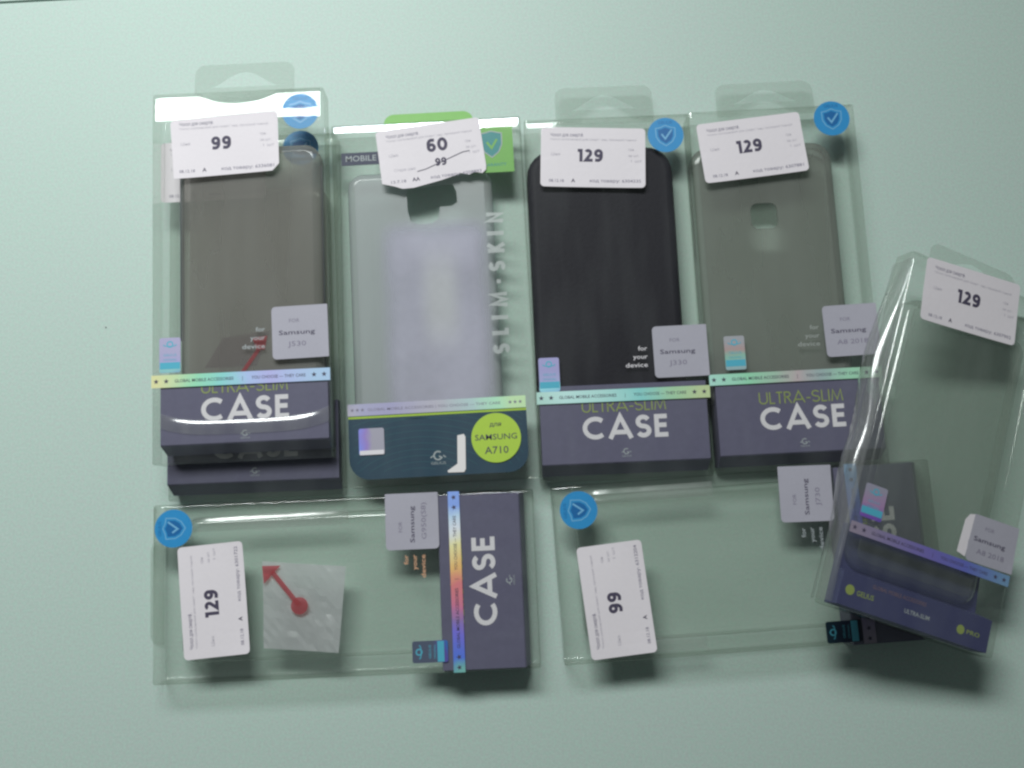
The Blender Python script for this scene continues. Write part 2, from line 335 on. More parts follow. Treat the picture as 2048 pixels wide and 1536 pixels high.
# ------------------------------------------------------------------ package pieces
def box_bm(W, L, H, r=1.7, top_depth=5.0, top_drop=1.2, notch=(41, 7)):
    """clear folded box: cross-section lofted along y; front panel dips at the hanger end and has a thumb notch"""
    bm = bmesh.new()
    yb = L / 2 - max(16, top_depth + 2)
    def h(y):
        d = max(0, y - (L / 2 - top_depth)) / top_depth
        return H - top_drop * (d if top_depth > 10 else d ** 1.6)
    ys = [-L / 2, -L / 2 + .25, -L / 2 + .9, -L / 2 + 4] + [-L / 2 + 4 + (yb + L / 2 - 4) * i / 8 for i in range(1, 9)]
    nt_ = 14; ys += [yb + (L / 2 - .3 - yb) * i / nt_ for i in range(1, nt_ + 1)] + [L / 2]
    nb = 4; rings = []
    for y in ys:
        e = 0.0
        if y < -L / 2 + 1: e = {0: .9, 1: .3, 2: 0}[ys.index(y)]
        if y == L / 2: e = .35
        top = h(y) - e; w2 = W / 2 - e * .8; bot = e; ring = []
        for k, (sx, zc) in enumerate(((1, top - r), (-1, top - r), (-1, bot + r), (1, bot + r))):
            for i in range(nb + 1):
                a = math.pi / 2 * (k + i / nb); ring.append(bm.verts.new((sx * (w2 - r) + r * math.cos(a), y, zc + r * math.sin(a))))
            if k in (0, 2):      # support loops keep the flat panels flat-shaded up to the folds
                zz = top if k == 0 else bot; q = 1 if k == 0 else -1
                ring.append(bm.verts.new((q * (w2 - r - .9), y, zz))); ring.append(bm.verts.new((-q * (w2 - r - .9), y, zz)))
            else:
                q = -1 if k == 1 else 1; za, zb = (top - r - .9, bot + r + .9) if k == 1 else (bot + r + .9, top - r - .9)
                ring.append(bm.verts.new((q * w2, y, za))); ring.append(bm.verts.new((q * w2, y, zb)))
        rings.append(ring)
    n = len(rings[0]); flat = nb      # edge between index nb and nb+1 is the front panel
    for a, b in zip(range(len(rings) - 1), range(1, len(rings))):
        for i in range(n):
            if flat <= i <= flat + 2 and ys[a] >= yb - 1e-6: continue
            bm.faces.new((rings[a][i], rings[a][(i + 1) % n], rings[b][(i + 1) % n], rings[b][i]))
    bm.faces.new(rings[0])
    # hanger-end wall, lower part only (the notch opens above it)
    bm.faces.new(list(reversed(rings[-1])))
    # front panel near the end, with notch
    x0 = W / 2 - r; nx, ny = 36, 12
    grid = []
    for i in range(nx + 1):
        x = -x0 if i == 0 else x0 if i == nx else -x0 + .9 + 2 * (x0 - .9) * (i - 1) / (nx - 2); yt = L / 2
        if notch and abs(x) < notch[0] / 2: yt = L / 2 - notch[1] * math.sqrt(max(0, 1 - (2 * x / notch[0]) ** 2))
        grid.append([bm.verts.new((x, yb + (yt - yb) * j / ny, h(yb + (yt - yb) * j / ny) - (.35 if yt == L / 2 and j == ny else 0))) for j in range(ny + 1)])
    for i in range(nx):
        for j in range(ny): bm.faces.new((grid[i][j], grid[i + 1][j], grid[i + 1][j + 1], grid[i][j + 1]))
    bmesh.ops.remove_doubles(bm, verts=bm.verts, dist=.02)
    return bm
def smooth_by_angle(o, ang=50):
    me = o.data
    for p in me.polygons: p.use_smooth = True
    bm = bmesh.new(); bm.from_mesh(me)
    for e in bm.edges: e.smooth = not (len(e.link_faces) == 2 and e.calc_face_angle(0) > R(ang))
    bm.to_mesh(me); bm.free(); return o
def follow(bm, w, h, lift, ox=0, oy=0):
    """print rides on the curled paper"""
    for v in bm.verts: v.co.z += lift * lift_at((v.co.x + ox) / (w / 2), (v.co.y + oy) / (h / 2))
    return bm
def price_tag(P, x, y, rot, price, z, code, date='08.12.18', letter='A', w=59.5, h=35.2, outline=None, lift=.5, old=None):
    t = mesh_obj('price_tag', sheet_bm(w, h, 2.2, z, .12, x, y, rot, outline, lift), M['tag'], P, smooth=False)
    zz = z + .12 + .07
    c, s = math.cos(R(rot)), math.sin(R(rot)); up = lambda a, b: (x + c * a - s * b, y + s * a + c * b)
    nb = stroke_text(price, 7.5 if not old else 7.8, .235, .10, xs=1.06)
    ox, oy = (-1.5, -2.6) if not old else (4, 1.0)
    px, py = up(ox, oy); ink('price_digits', follow(nb, w, h, lift, ox, oy), M['ink'], t, px, py, zz, rot)
    if old:
        b = stroke_text(old, 4.6, .22, .10); ribbon(b, [(-14, -1.8), (-9, -1.0), (13, 6.2), (17, 6.5)], .45, .06)
        px, py = up(5, -7.6); ink('crossed_out_price', follow(b, w, h, lift, 5, -7.6), M['ink'], t, px, py, zz + .01, rot)
    b = font_bm('Чохол для смартф.', 2.0, 19, 'LEFT', .02, x=-24.5, y=12.2)
    px, py = up(0, 0); ink('heading_print', follow(b, w, h, lift), M['ink_mid'], t, px, py, zz, rot); b = bmesh.new()
    font_bm(date, 1.7, 8.5, 'LEFT', .02, b, -25, -14.8)
    font_bm('код товару: ' + code, 1.8, 29, 'LEFT', .02, b, -2, -14.6)
    px, py = up(0, 0); ink('code_print', follow(b, w, h, lift), M['ink_mid'], t, px, py, zz, rot)
    b = font_bm('Чохол силіконовий для смартфону, прозорий тонкий', 1.1, 49, 'LEFT', 0, x=-24.5, y=10.0)
    font_bm('Ціна', 1.6, 5, 'LEFT', 0, b, -24, 1.0); font_bm('грн', 1.5, 3, 'LEFT', 0, b, 20, 4.2)
    font_bm('за шт.', 1.4, 6, 'LEFT', 0, b, 20, .6); font_bm('1 шт', 1.5, 6, 'LEFT', 0, b, 21, -2.6)
    if old: font_bm('Стара ціна', 1.6, 12, 'LEFT', 0, b, -22, -8)
    px, py = up(0, 0); ink('faint_print', follow(b, w, h, lift), M['ink_soft'], t, px, py, zz, rot)
    b = font_bm(letter, 2.2, None, 'LEFT', .06, x=-12.2, y=-14.8)
    px, py = up(0, 0); ink('letter_mark', follow(b, w, h, lift), M['ink'], t, px, py, zz + .01, rot)
    return t
def round_sticker(P, x, y, z, r=10.2, rot=0):
    bm = bmesh.new(); rr = bmesh.ops.create_cone(bm, cap_ends=True, segments=48, radius1=r, radius2=r, depth=.14)
    place(bm, x, y, z + .07); d = mesh_obj('round_sticker', bm, M['disc'], P)
    b = bmesh.new()      # shield outline and tick
    sh = [(-5.0, 3.8), (-2.6, 4.2), (0, 5.4), (2.6, 4.2), (5.0, 3.8), (4.8, -1.0), (3.2, -4.0), (0, -6.2), (-3.2, -4.0), (-4.8, -1.0), (-5.0, 3.8)]
    ribbon(b, [(p * 1.12, q * 1.05) for p, q in sh], .55, 0); ribbon(b, [(-2.3, .6), (-.3, -2.3), (3.6, 3.0)], 1.0, .01)
    ink('shield_mark', b, M['disc_line'], d, x, y, z + .20, rot)
    b = bmesh.new(); vs = [b.verts.new((p * .86, q * .82, 0)) for p, q in sh[:-1]]; b.faces.new(vs)
    ink('shield_field', b, M['disc_dark'], d, x, y, z + .17, rot)
    b = font_bm('GELIUS', 1.7, 8.0, 'CENTER', .01, y=6.6); ink('arc_print', b, M['disc_dark'], d, x, y, z + .17, rot)
    return d
def device_label(P, x, y, z, lines, w=30.2, h=28.8, rot=0, lift=.25, round_left=True):
    pts = rrect(w, h, (.4, 2.2, 2.2, .4) if round_left else 1.5, 4)
    t = mesh_obj('device_label', sheet_bm(w, h, 1, z, .12, x, y, rot, pts, lift), M['label'], P)
    b = font_bm(lines[0], 2.0, 5.6, 'CENTER', 0, x=-3.0, y=5.4); 
    font_bm(lines[2], 2.7, len(lines[2]) * 2.45, 'CENTER', .01, b, -1.6 if len(lines[2]) < 6 else 0, -7.6)
    ink('label_print', follow(b, w, h, lift), M['ink_mid'], t, x, y, z + .12 + .06, rot)
    b = font_bm(lines[1], 2.5, 19.5, 'CENTER', .03, x=-1.8, y=-1.2)
    ink('label_name_print', follow(b, w, h, lift), M['ink'], t, x, y, z + .12 + .07, rot)
    return t
def holo_strip(P, y, z, mat, x0=-47.6, x1=48.0, h=6.1, dots=False):
    bm = plate_bm([(x0, y - h / 2), (x1, y - h / 2), (x1, y + h / 2), (x0, y + h / 2)], z, .1)
    s = mesh_obj('holographic_strip', bm, mat, P); b = bmesh.new(); W = x1 - x0
    if not dots:
        for sx in (x0 + 2.6, x0 + 8.0, x1 - 8.6, x1 - 3.2): star(b, sx, 0, 1.5, 0)
        font_bm('GLOBAL MOBILE ACCESSORIES', 1.7, 31.5, 'LEFT', .03, b, x0 + 12.4, -.8)
        font_bm('|', 1.9, None, 'CENTER', 0, b, x0 + W * .51, -.9)
        font_bm('YOU CHOOSE — THEY CARE', 1.7, 29, 'LEFT', .02, b, x0 + W * .56, -.8)
    else:
        for sx in (x0 + 2.6, x0 + 5.4, x0 + 8.2, x1 - 8.6, x1 - 5.8, x1 - 3.0): star(b, sx, 0, 1.15, 0)
        font_bm('GLOBAL MOBILE ACCESSORIES | YOU CHOOSE — THEY CARE', 1.5, 73, 'LEFT', .01, b, x0 + 11, -.8)
    ink('strip_print', b, M['ink'] if not dots else M['ink_mid'], s, 0, y, z + .14)
    return s
def holo_seal(P, x, y, z, mat, w=11.4, h=19, stripe=True):
    s = mesh_obj('hologram_seal', plate_bm(rrect(w, h, 1.1, 3, x, y), z, .1), mat, P)
    if stripe:
        mesh_obj('seal_stripe', plate_bm([(x - w / 2 + .3, y - h / 2 + 2.0), (x + w / 2 - .3, y - h / 2 + 2.0), (x + w / 2 - .3, y - h / 2 + 5.6), (x - w / 2 + .3, y - h / 2 + 5.6)], z + .11, .03), M['teal_holo'], s)
        b = bmesh.new(); ribbon(b, arc(0, 0, 1.5, 1.5, 0, 360, 16), .7, 0); ribbon(b, arc(0, -.3, 3.4, .8, 20, -200, 12), .5, .01)
        ink('seal_globe', b, M['teal_holo'], s, x, y + h * .31, z + .15)
        b = font_bm('GELIUS', 1.3, 7, 'CENTER', 0, y=-.5); font_bm('ORIGINAL', 1.1, 7.5, 'CENTER', 0, b, 0, -3); ink('seal_print', b, M['teal_holo'], s, x, y, z + .15)
    return s
def logo(P, x, y, z, mat, s=1.0):
    b = bmesh.new(); ribbon(b, arc(0, .8 * s, 1.5 * s, 1.5 * s, 50, 330, 14) + [(.3 * s, .6 * s)], .55 * s, 0)
    ribbon(b, [(-2.8 * s, .1 * s), (-1.7 * s, .8 * s)], .4 * s, .01); ribbon(b, [(1.8 * s, .8 * s), (2.8 * s, .1 * s)], .4 * s, .01)
    font_bm('GELIUS', 1.0 * s, 5.4 * s, 'CENTER', 0, b, 0, -2.4 * s)
    return ink('logo_print', b, mat, P, x, y, z)
def insert_box(P, H, x0=-46, x1=46, ytop=-51, ybot=-94.5, yend=-100, mat='navy'):
    z1 = H - .7; prof = [(ytop, 1.0), (ytop, z1 - .4), (ytop - .4, z1), (ybot + .6, z1), (ybot - .1, z1 - .6), (yend, z1 - 11), (yend + .5, 1.0)]
    bm = bmesh.new(); A = [bm.verts.new((x0, y, z)) for y, z in prof]; B = [bm.verts.new((x1, y, z)) for y, z in prof]
    bm.faces.new(A); bm.faces.new(B)
    for i in range(len(prof)): bm.faces.new((A[i], A[(i + 1) % len(prof)], B[(i + 1) % len(prof)], B[i]))
    return mesh_obj('card_insert', bm, M[mat], P)
def hang_tab(P, z, x0=-28.5, x1=28.5, y0=103, y1=127, mat=None, hole=True):
    w, hh = x1 - x0, y1 - y0
    pts = rrect(w, hh, (6, 6, .3, .3), 6, (x0 + x1) / 2, (y0 + y1) / 2)
    hl = []
    if hole:
        cx = (x0 + x1) / 2; yb = y0 + hh * .38
        top = [(cx + 20 * (1 - 2 * i / 16), yb + hh * .40 * (math.cos(math.pi * (1 - 2 * i / 16)) * .5 + .5) ** .8) for i in range(1, 16)]
        hl = [[(cx - 20, yb), (cx + 20, yb)] + top]
    bm = plate_bm(pts, z, .35, hl, curl=lambda x, y: -.13 * (y - y0))
    return mesh_obj('hang_tab', bm, mat or M['box'], P)
def phone_case(name, label, root_pkg, x0, x1, y0, y1, z0, z1, mat, r=9, cut=None, taper=0, group='phone cases inside the clear boxes'):
    """a phone shell lying back-plate up: rounded sides, camera opening"""
    T = thing(name, label, 'phone case', group); T.matrix_world = root_pkg.matrix_world.copy()
    cx, cy, w, l = (x0 + x1) / 2, (y0 + y1) / 2, x1 - x0, y1 - y0
    bm = bmesh.new(); rings = []
    for ins, z in ((1.1, z0 + .9), (.3, z0), (0, z0 + .8), (0, z1 - 4.2), (.35, z1 - 2.6), (1.1, z1 - 1.4), (2.2, z1 - .6), (3.4, z1 - .15), (4.6, z1)):
        rings.append([bm.verts.new((x, y, z)) for x, y in rrect(w - 2 * ins, l - 2 * ins, max(1, r - ins), 6, cx, cy)])
    for a, b in zip(rings, rings[1:]):
        for i in range(len(a)): bm.faces.new((a[i], a[(i + 1) % len(a)], b[(i + 1) % len(a)], b[i]))
    sh = smooth_by_angle(mesh_obj('case_side', bm, mat, T, smooth=True))
    hl = []
    if cut:
        hl = [cut] if isinstance(cut[0], tuple) else cut
    pl = plate_bm(rrect(w - 9.2, l - 9.2, r - 4.6, 6, cx, cy), z1 - .95, 1.0, hl)
    mesh_obj('case_back', pl, M['case_clear_back'] if mat is M['case_clear'] else mat, T)
    if hl:
        for hh in (hl if mat is M['case_frost'] else []):
            b = bmesh.new(); ribbon(b, hh + [hh[0]], .7, z1 + .12); mesh_obj('camera_rim', b, mat, T)
    return T
def package(name, label, x, y, rot, z, W=95, L=206.24, H=19, top_depth=5, top_drop=1.0, notch=None, euler=None, rad=1.7):
    T = thing(name, label, 'phone case box', 'boxed phone cases laid out on the table')
    T.matrix_world = Matrix.Translation((x, y, z)) @ (euler or Matrix.Rotation(R(rot), 4, 'Z'))
    b = smooth_by_angle(mesh_obj('clear_box', box_bm(W, L, H, r=rad, top_depth=top_depth, top_drop=top_drop, notch=notch), M['box'], T, smooth=True, normals=True), 35)
    return T
def ultra_front(T, H, price_tag_args=None, disc=(34, 91), label=None, label_pos=(33.3, -34.2), label_rot=0, seal=(-39.2, -44.5), strip_y=-57.8, strip=None, seal_mat=None,
                case_dx=0, ins=(-46, 46), fyd='white', fyd_pos=None, disc_rot=0, slim_y=-66.2, strip_h=6.8, disc_in=0):
    z = H + .05
    I = insert_box(T, H, *ins)
    if strip: holo_strip(T, strip_y, z, strip, h=strip_h)
    b = stroke_text('CASE', 12.6, .20, .1, target=47.0, xs=1.15); ink('case_lettering', b, M['white'], I, case_dx, -81.2, H - .6)
    b = stroke_text('ULTRA-SLIM', 6.6, .105, .1, target=46.5, xs=1.12); ink('slim_lettering', b, M['lime_dim'], I, case_dx, slim_y, H - .6)
    logo(I, case_dx, -89.0, H - .6, M['greyprint'], .95)
    if seal: holo_seal(T, seal[0], seal[1], z, seal_mat or strip)
    if label: device_label(T, label_pos[0], label_pos[1], z + .02, label, rot=label_rot)
    if disc: round_sticker(T, disc[0], disc[1], z - disc_in, rot=disc_rot)
    if fyd:
        fx, fy = fyd_pos or (14.8, -33.0)
        b = font_bm('for', 2.5, 5, 'RIGHT', .02, x=0, y=0); font_bm('your', 2.5, 8, 'RIGHT', .02, b, 0, -4.6); font_bm('device', 2.5, 12.2, 'RIGHT', .02, b, 0, -9.2)
        ink('slogan_print', b, M[fyd], T, fx, fy, H + .06)
    if price_tag_args: price_tag(T, z=z + .14, **price_tag_args)
    return I

# ------------------------------------------------------------------ setting: tabletop and the dark floor behind its far edge
ang = R(2.3)
def table():
    bm = bmesh.new(); c, s = math.cos(ang), math.sin(ang)
    O = Vector((-0.30489, 0.23677)) ; d = Vector((c, s)); nrm = Vector((-s, c))
    pts = [O - d * .5 - nrm * 1.1, O + d * 1.3 - nrm * 1.1, O + d * 1.3, O - d * .5]
    top = [bm.verts.new((p.x * 1000, p.y * 1000, 0)) for p in pts]; bm.faces.new(top)
    ex = bmesh.ops.extrude_face_region(bm, geom=bm.faces[:])
    for v in [g for g in ex['geom'] if isinstance(g, bmesh.types.BMVert)]: v.co.z -= 28
    bmesh.ops.recalc_face_normals(bm, faces=bm.faces)
    bmesh.ops.bevel(bm, geom=[e for e in bm.edges if all(abs(v.co.z) < .01 for v in e.verts)], offset=.4, segments=2, affect='EDGES')
    b2 = bmesh.new(); O2 = O + nrm * .0014
    v2 = [b2.verts.new((p.x * 1000, p.y * 1000, z_)) for z_ in (0, -28) for p in (O2 - d * .5, O2 + d * 1.3, O2 + d * 1.3 + nrm * .5, O2 - d * .5 + nrm * .5)]
    b2.faces.new(v2[:4]); b2.faces.new(v2[4:]); [b2.faces.new((v2[i], v2[(i + 1) % 4], v2[(i + 1) % 4 + 4], v2[i + 4])) for i in range(4)]
    tag(mesh_obj('tabletop_leaf', b2, M['table']), 'strip of the same mint tabletop beyond the dark seam', 'table', kind='structure')
    tag(mesh_obj('tabletop', bm, M['table']), 'pale mint green laminate tabletop under all the boxes', 'table', kind='structure')
    bm = bmesh.new(); bmesh.ops.create_grid(bm, x_segments=1, y_segments=1, size=3000); bmesh.ops.translate(bm, vec=(0, 0, -740), verts=bm.verts)
    tag(mesh_obj('floor', bm, M['floor']), 'dark floor beyond the far table edge', 'floor', kind='structure')
table()

# ------------------------------------------------------------------ holographic foils, each at its own point in the spectrum
H_ = {
 'a': holo('foil_yellow_to_blue', [(0, YEL), (.12, YEL), (.34, GRN), (.5, AQU), (.62, SKY), (.75, (.5, .5, .85)), (1, (.45, .62, .85))]),
 'b': holo('foil_green', [(0, (.45, .70, .60)), (.2, (.60, .88, .85)), (.45, (.5, .82, .78)), (.65, AQU), (.85, (.45, .72, .45)), (1, (.60, .72, .40))]),
 'c': holo('foil_mint_pink', [(0, (.55, .86, .82)), (.25, GRN), (.42, (.45, .62, .50)), (.55, (.58, .48, .50)), (.68, (.40, .52, .52)), (.85, (.40, .74, .52)), (1, (.45, .62, .5))]),
 'd': holo('foil_rainbow', [(0, GRN), (.09, (.2, .5, .5)), (.14, BLU), (.28, (.22, .2, .78)), (.36, (.34, .22, .5)), (.44, (.7, .22, .36)), (.54, RED_), (.64, ORG), (.76, (.95, .88, .45)), (.86, WHT), (.93, (.6, .78, .98)), (1, (.3, .45, .95))]),
 'e': holo('foil_pale', [(0, (.62, .56, .52)), (.12, (.45, .44, .62)), (.3, (.42, .40, .60)), (.55, (.52, .50, .58)), (.75, (.5, .66, .66)), (.9, (.5, .85, .6)), (1, (.62, .85, .5))]),
 'f': holo('foil_violet', [(0, (.36, .30, .36)), (.25, (.26, .22, .42)), (.5, (.20, .17, .50)), (.75, (.15, .17, .55)), (1, (.20, .35, .55))]),
 'sa': holo('seal_violet_cyan', [(0, (.42, .40, .58)), (.3, (.25, .45, .62)), (.5, (.3, .62, .6)), (.7, (.42, .40, .68)), (1, (.45, .42, .62))], 'Y', -.0545, -.035, .05),
 'sb': holo('seal_cyan', [(0, (.38, .40, .66)), (.3, (.30, .55, .80)), (.5, (.36, .78, .86)), (.68, (.42, .45, .72)), (1, (.40, .38, .66))], 'Y', -.0545, -.035),
 'sc': holo('seal_pink_green', [(0, (.36, .40, .44)), (.3, (.35, .52, .55)), (.5, (.30, .56, .46)), (.7, (.50, .36, .36)), (1, (.42, .42, .46))], 'Y', -.048, -.027, .05),
 'sd': holo('seal_teal_blue', [(0, (.02, .28, .40)), (.3, (.03, .20, .55)), (.55, (.12, .10, .40)), (1, (.10, .12, .18))], 'Y', -.0535, -.036, -.05),
 'se': holo('seal_square', [(0, (.30, .60, .95)), (.45, (.28, .30, .85)), (.7, (.36, .26, .62)), (1, (.42, .40, .48))], 'X', -.048, -.034, .05),
 'sg': holo('seal_dark', [(0, (.01, .015, .03)), (.5, (.015, .02, .06)), (1, (.01, .03, .05))], 'Y', -.055, -.036),
 'sf': holo('seal_purple', [(0, (.10, .10, .50)), (.35, (.22, .10, .46)), (.6, (.42, .26, .46)), (1, (.36, .34, .44))], 'Y', -.050, -.032),
}

# ================================================================== the boxes
# --- stacked pair at the left: lower box first
B = package('phone_case_box', 'lower box of the left stack, navy card showing beyond the upper box', -.143606, .040619, 1.4013, .0001, H=17.8)
ultra_front(B, 17.8, dict(x=-22.4, y=83, rot=.5, price='99', code='6336079', lift=.2), disc=(27.5, 94.5), strip=None, seal=None, label=None, fyd=None, ins=(-48, 46, -51, -94.5, -100))
phone_case('phone_case', 'smoked phone case inside the lower box of the left stack', B, -38, 41, -70, 74, 4, 14.5, M['case_smoke'])
hang_tab(B, 6)
A = package('phone_case_box', 'upper box of the left stack, price tag 99 with one clipped corner', -.146973, .059737, 1.7673, .0181, H=17.9, top_depth=17, top_drop=.95, notch=(41, 7.4))
clip = [(-28.0, -18), (26.2, -16.9), (30, -13), (30.1, 16.2), (29, 17.8), (-27.6, 15.9), (-29.4, 14)]
ultra_front(A, 17.9, dict(x=-7.5, y=71.8, rot=1.3, price='99', code='6336081', outline=clip, lift=.5), disc=(34.7, 89.3), strip=H_['a'], strip_y=-58.8, seal=(-37.6, -44.7), seal_mat=H_['sa'],
            label=('FOR', 'Samsung', 'J530'), label_pos=(32.4, -35.2), label_rot=1, case_dx=2, ins=(-43, 46.5, -56, -93.5, -98), fyd='greyprint', fyd_pos=(13.5, -34), disc_in=.5)
A_case = phone_case('phone_case', 'smoked brown phone case inside the upper box of the left stack', A, -33.5, 44.5, -66, 72, 4, 15, M['case_smoke'])
hang_tab(A, 3.5)
for xx, ya, yb_ in ((-33.4, -36, 62), (44.3, -60, 60)):
    mesh_obj('case_edge', plate_bm(rrect(1.7 if xx < 0 else 1.1, yb_ - ya, .5, 3, xx, (ya + yb_) / 2), 9, 2.2), M['edge'], A_case)
def crease(P, pts, w_, h_, z_):
    bm = bmesh.new(); rows = []
    for i, (x, y) in enumerate(pts):
        rows.append([bm.verts.new((x, y + w_ * (k / 8 - .5), z_ + h_ * (1 - (k / 4 - 1) ** 2))) for k in range(9)])
    for a, b_ in zip(rows, rows[1:]):
        for k in range(8): bm.faces.new((a[k], a[k + 1], b_[k + 1], b_[k]))
    return mesh_obj('plastic_crease', bm, M['box'], P, smooth=True)
def arc_fold(P, pts, prof, z_):
    bm = bmesh.new(); rows = []
    for i, (x, y) in enumerate(pts):
        k_ = min(1, 2.2 * math.sin(math.pi * i / (len(pts) - 1)) ** .7)
        rows.append([bm.verts.new((x, y - o, z_ + h * k_)) for o, h in prof])
    for a, b_ in zip(rows, rows[1:]):
        for k in range(len(prof) - 1): bm.faces.new((a[k], a[k + 1], b_[k + 1], b_[k]))
    return mesh_obj('plastic_crease', bm, M['bulge'], P, smooth=True)
arc_fold(A, [(-43 + 90 * i / 30, -80.5 + 4.6 * (2 * i / 30 - 1) ** 4) for i in range(31)], [(0, 0), (.5, .06), (1.1, .22), (1.9, .47), (2.6, .66), (3.4, .76), (5, .55), (8, 0)], 17.95)

# --- pale box with the green tab
C = package('phone_case_box', 'wider box with lime round label and green hang tab, price tag 60', -.043147, .047153, 2.1478, .0001, W=108.4, L=206.4, top_depth=5.5, top_drop=.45)
z = 19.05
hang_tab(C, 9, -25, 27, 103, 112.5, M['green'], hole=False)
bm = plate_bm(rrect(98, 34.6, (.4, .4, 11, 11), 6, -.7, -82.2), 18.2, .4)
front = mesh_obj('teal_card_insert', bm, M['teal'], C)
b = bmesh.new()
for k in range(13):
    rr = 14 + k * 3.4; pts = [(x, y) for x, y in arc(-12, -112, rr * 1.5, rr, 5, 175, 40) if -48 < x < 46 and -96 < y < -67]
    if len(pts) > 2: ribbon(b, pts, .45, 0)
for k in range(7):
    pts = [(x, y) for x, y in arc(52, -60, 8 + k * 3, 6 + k * 3, 180, 270, 24) if x < 46.5 and -96 < y < -66]
    if len(pts) > 2: ribbon(b, pts, .45, .02)
ink('wave_lines', b, M['teal_line'], front, 0, 0, 18.65)
bm = plate_bm([(-49.6, -66.0), (48.3, -66.0), (48.3, -64.4), (-49.6, -64.4)], 18.62, .1); mesh_obj('lime_edge', bm, M['lime'], front)
holo_strip(C, -61.2, z, H_['e'], -49.8, 48.2, 6.6, dots=True)
s = holo_seal(C, -37.2, -78.8, z, H_['se'], 13.9, 14.6, stripe=False)
mesh_obj('seal_edge', plate_bm([(-43.8, -86.0), (-30.6, -86.0), (-30.6, -83.6), (-43.8, -83.6)], z + .11, .03), M['white'], s)
bm = bmesh.new(); bmesh.ops.create_cone(bm, cap_ends=True, segments=56, radius1=13.6, radius2=13.6, depth=.14); place(bm, 31, -80.4, z + .1)
rl = mesh_obj('round_lime_label', bm, M['lime'], C)
b = font_bm('для', 2.4, 6.4, 'CENTER', .03, y=6.3); font_bm('SAMSUNG', 3.2, 23, 'CENTER', .02, b, 0, -1.0); font_bm('A710', 4.0, 13, 'CENTER', .03, b, 0, -8.6)
ink('label_print', b, M['ink'], rl, 31, -80.4, z + .24)
logo(front, -1.2, -89.6, 18.66, M['greyprint'], 1.5)
bm = plate_bm([(9.8, -78.0), (13.4, -77.4), (14.2, -79), (13.6, -96.6), (12.6, -98.2), (4.0, -98.0), (3.6, -97.0), (7.4, -94.6), (9.2, -93.4)], z, .12); mesh_obj('torn_sticker', bm, M['torn'], C)
hd = mesh_obj('navy_header', plate_bm([(-48.8, 79), (-8, 79), (-8, 86.4), (-48.8, 86.4)], 18.3, .3), M['header'], C)
b = font_bm('MOBILE COVER', 3.4, 36, 'LEFT', .03, x=-46.6, y=81.3); ink('header_print', b, M['greyprint'], hd, 0, 0, 18.66)
gs = mesh_obj('green_corner', plate_bm([(24, 70.5), (49.3, 70.5), (49.3, 97.5), (24, 97.5)], 18.3, .3), M['green'], C)
sh = [(-6, 6.6), (-3, 7.2), (0, 8), (3, 7.2), (6, 6.6), (5.9, 0), (4, -4.4), (0, -7.6), (-4, -4.4), (-5.9, 0)]
b = bmesh.new(); b.faces.new([b.verts.new((x, y, 0)) for x, y in sh]); ink('shield_mark', b, M['shield'], gs, 37, 87, 18.66)
b = bmesh.new(); ribbon(b, sh + [sh[0]], .6, 0); ink('shield_rim', b, M['greyprint'], gs, 37, 87, 18.7)
b = bmesh.new(); ribbon(b, [(-2.6, 1.0), (0, -2.6), (3.2, 2.6)], 1.3, 0); ink('shield_tick', b, M['green'], gs, 37, 87.5, 18.7)
b = font_bm('GARANTY', 1.8, 13, 'CENTER', .02, x=38.5, y=74.2); ink('corner_print', b, M['shield'], gs, 0, 0, 18.66)
b = stroke_text('SLIM.SKIN', 9.4, .25, .1, target=81); ink('side_lettering', b, M['skin_print'], C, 41.2, 6.5, z + .02, 90)
torn = [(-29.6, -14.2), (-22.5, -16.6), (-18.5, -18.4), (-12, -18.6), (4, -16.2), (10, -14.9), (15.6, -13.6), (20, -15.2), (23, -13.9), (27.5, -15.4), (29.8, -13.6), (30.2, -11), (29.6, 17), (28.2, 18), (-28.8, 17.2), (-30, 15.6)]
price_tag(C, 2.4, 83.2, 4.6, '60', z + .1, '6208893', '13.7.18', 'AA', w=60.4, h=36.5, outline=torn, lift=.6, old='99')
cutp = [(-11.5, 45.5), (-7, 43.4), (1, 43.6), (5.0, 46.5), (6, 53.2), (12.5, 53.2), (16.0, 55.5), (15.8, 62), (14, 66.5), (-11, 66.5), (-13.2, 63), (-13, 52)]
fc = phone_case('phone_case', 'frosted white phone case with camera cutout in the wider box', C, -47, 36, -66, 76, 4, 14, M['case_frost'], cut=cutp)
mesh_obj('inner_sheet', plate_bm(rrect(72, 126, 5, 4, 2.0, -4), 15.2, .12), M['cloudy'], C)

mesh_obj('silver_flap', plate_bm([(-52.6, 99.2), (52.6, 98.8), (52.8, 102.4), (-52.8, 102.4)], 17.6, .15), M['silver'], C)
# --- black case box
D = package('phone_case_box', 'box holding the only black phone case, in the upper row', .059487, .047644, 1.4958, .0001, top_depth=4, top_drop=.3)
ultra_front(D, 19, dict(x=-9.2, y=79.2, rot=-3.4, price='129', code='6304335', lift=.5), disc=(32.9, 90.8), strip=H_['b'], strip_y=-57.3, seal=(-40, -44.4), seal_mat=H_['sb'],
            label=('FOR', 'Samsung', 'J330'), case_dx=.2, label_rot=.5)
phone_case('phone_case', 'matt black phone case seen through the clear box', D, -47.0, 36.5, -70, 86.5, 3, 16, M['case_black'], r=15)
hang_tab(D, 9)

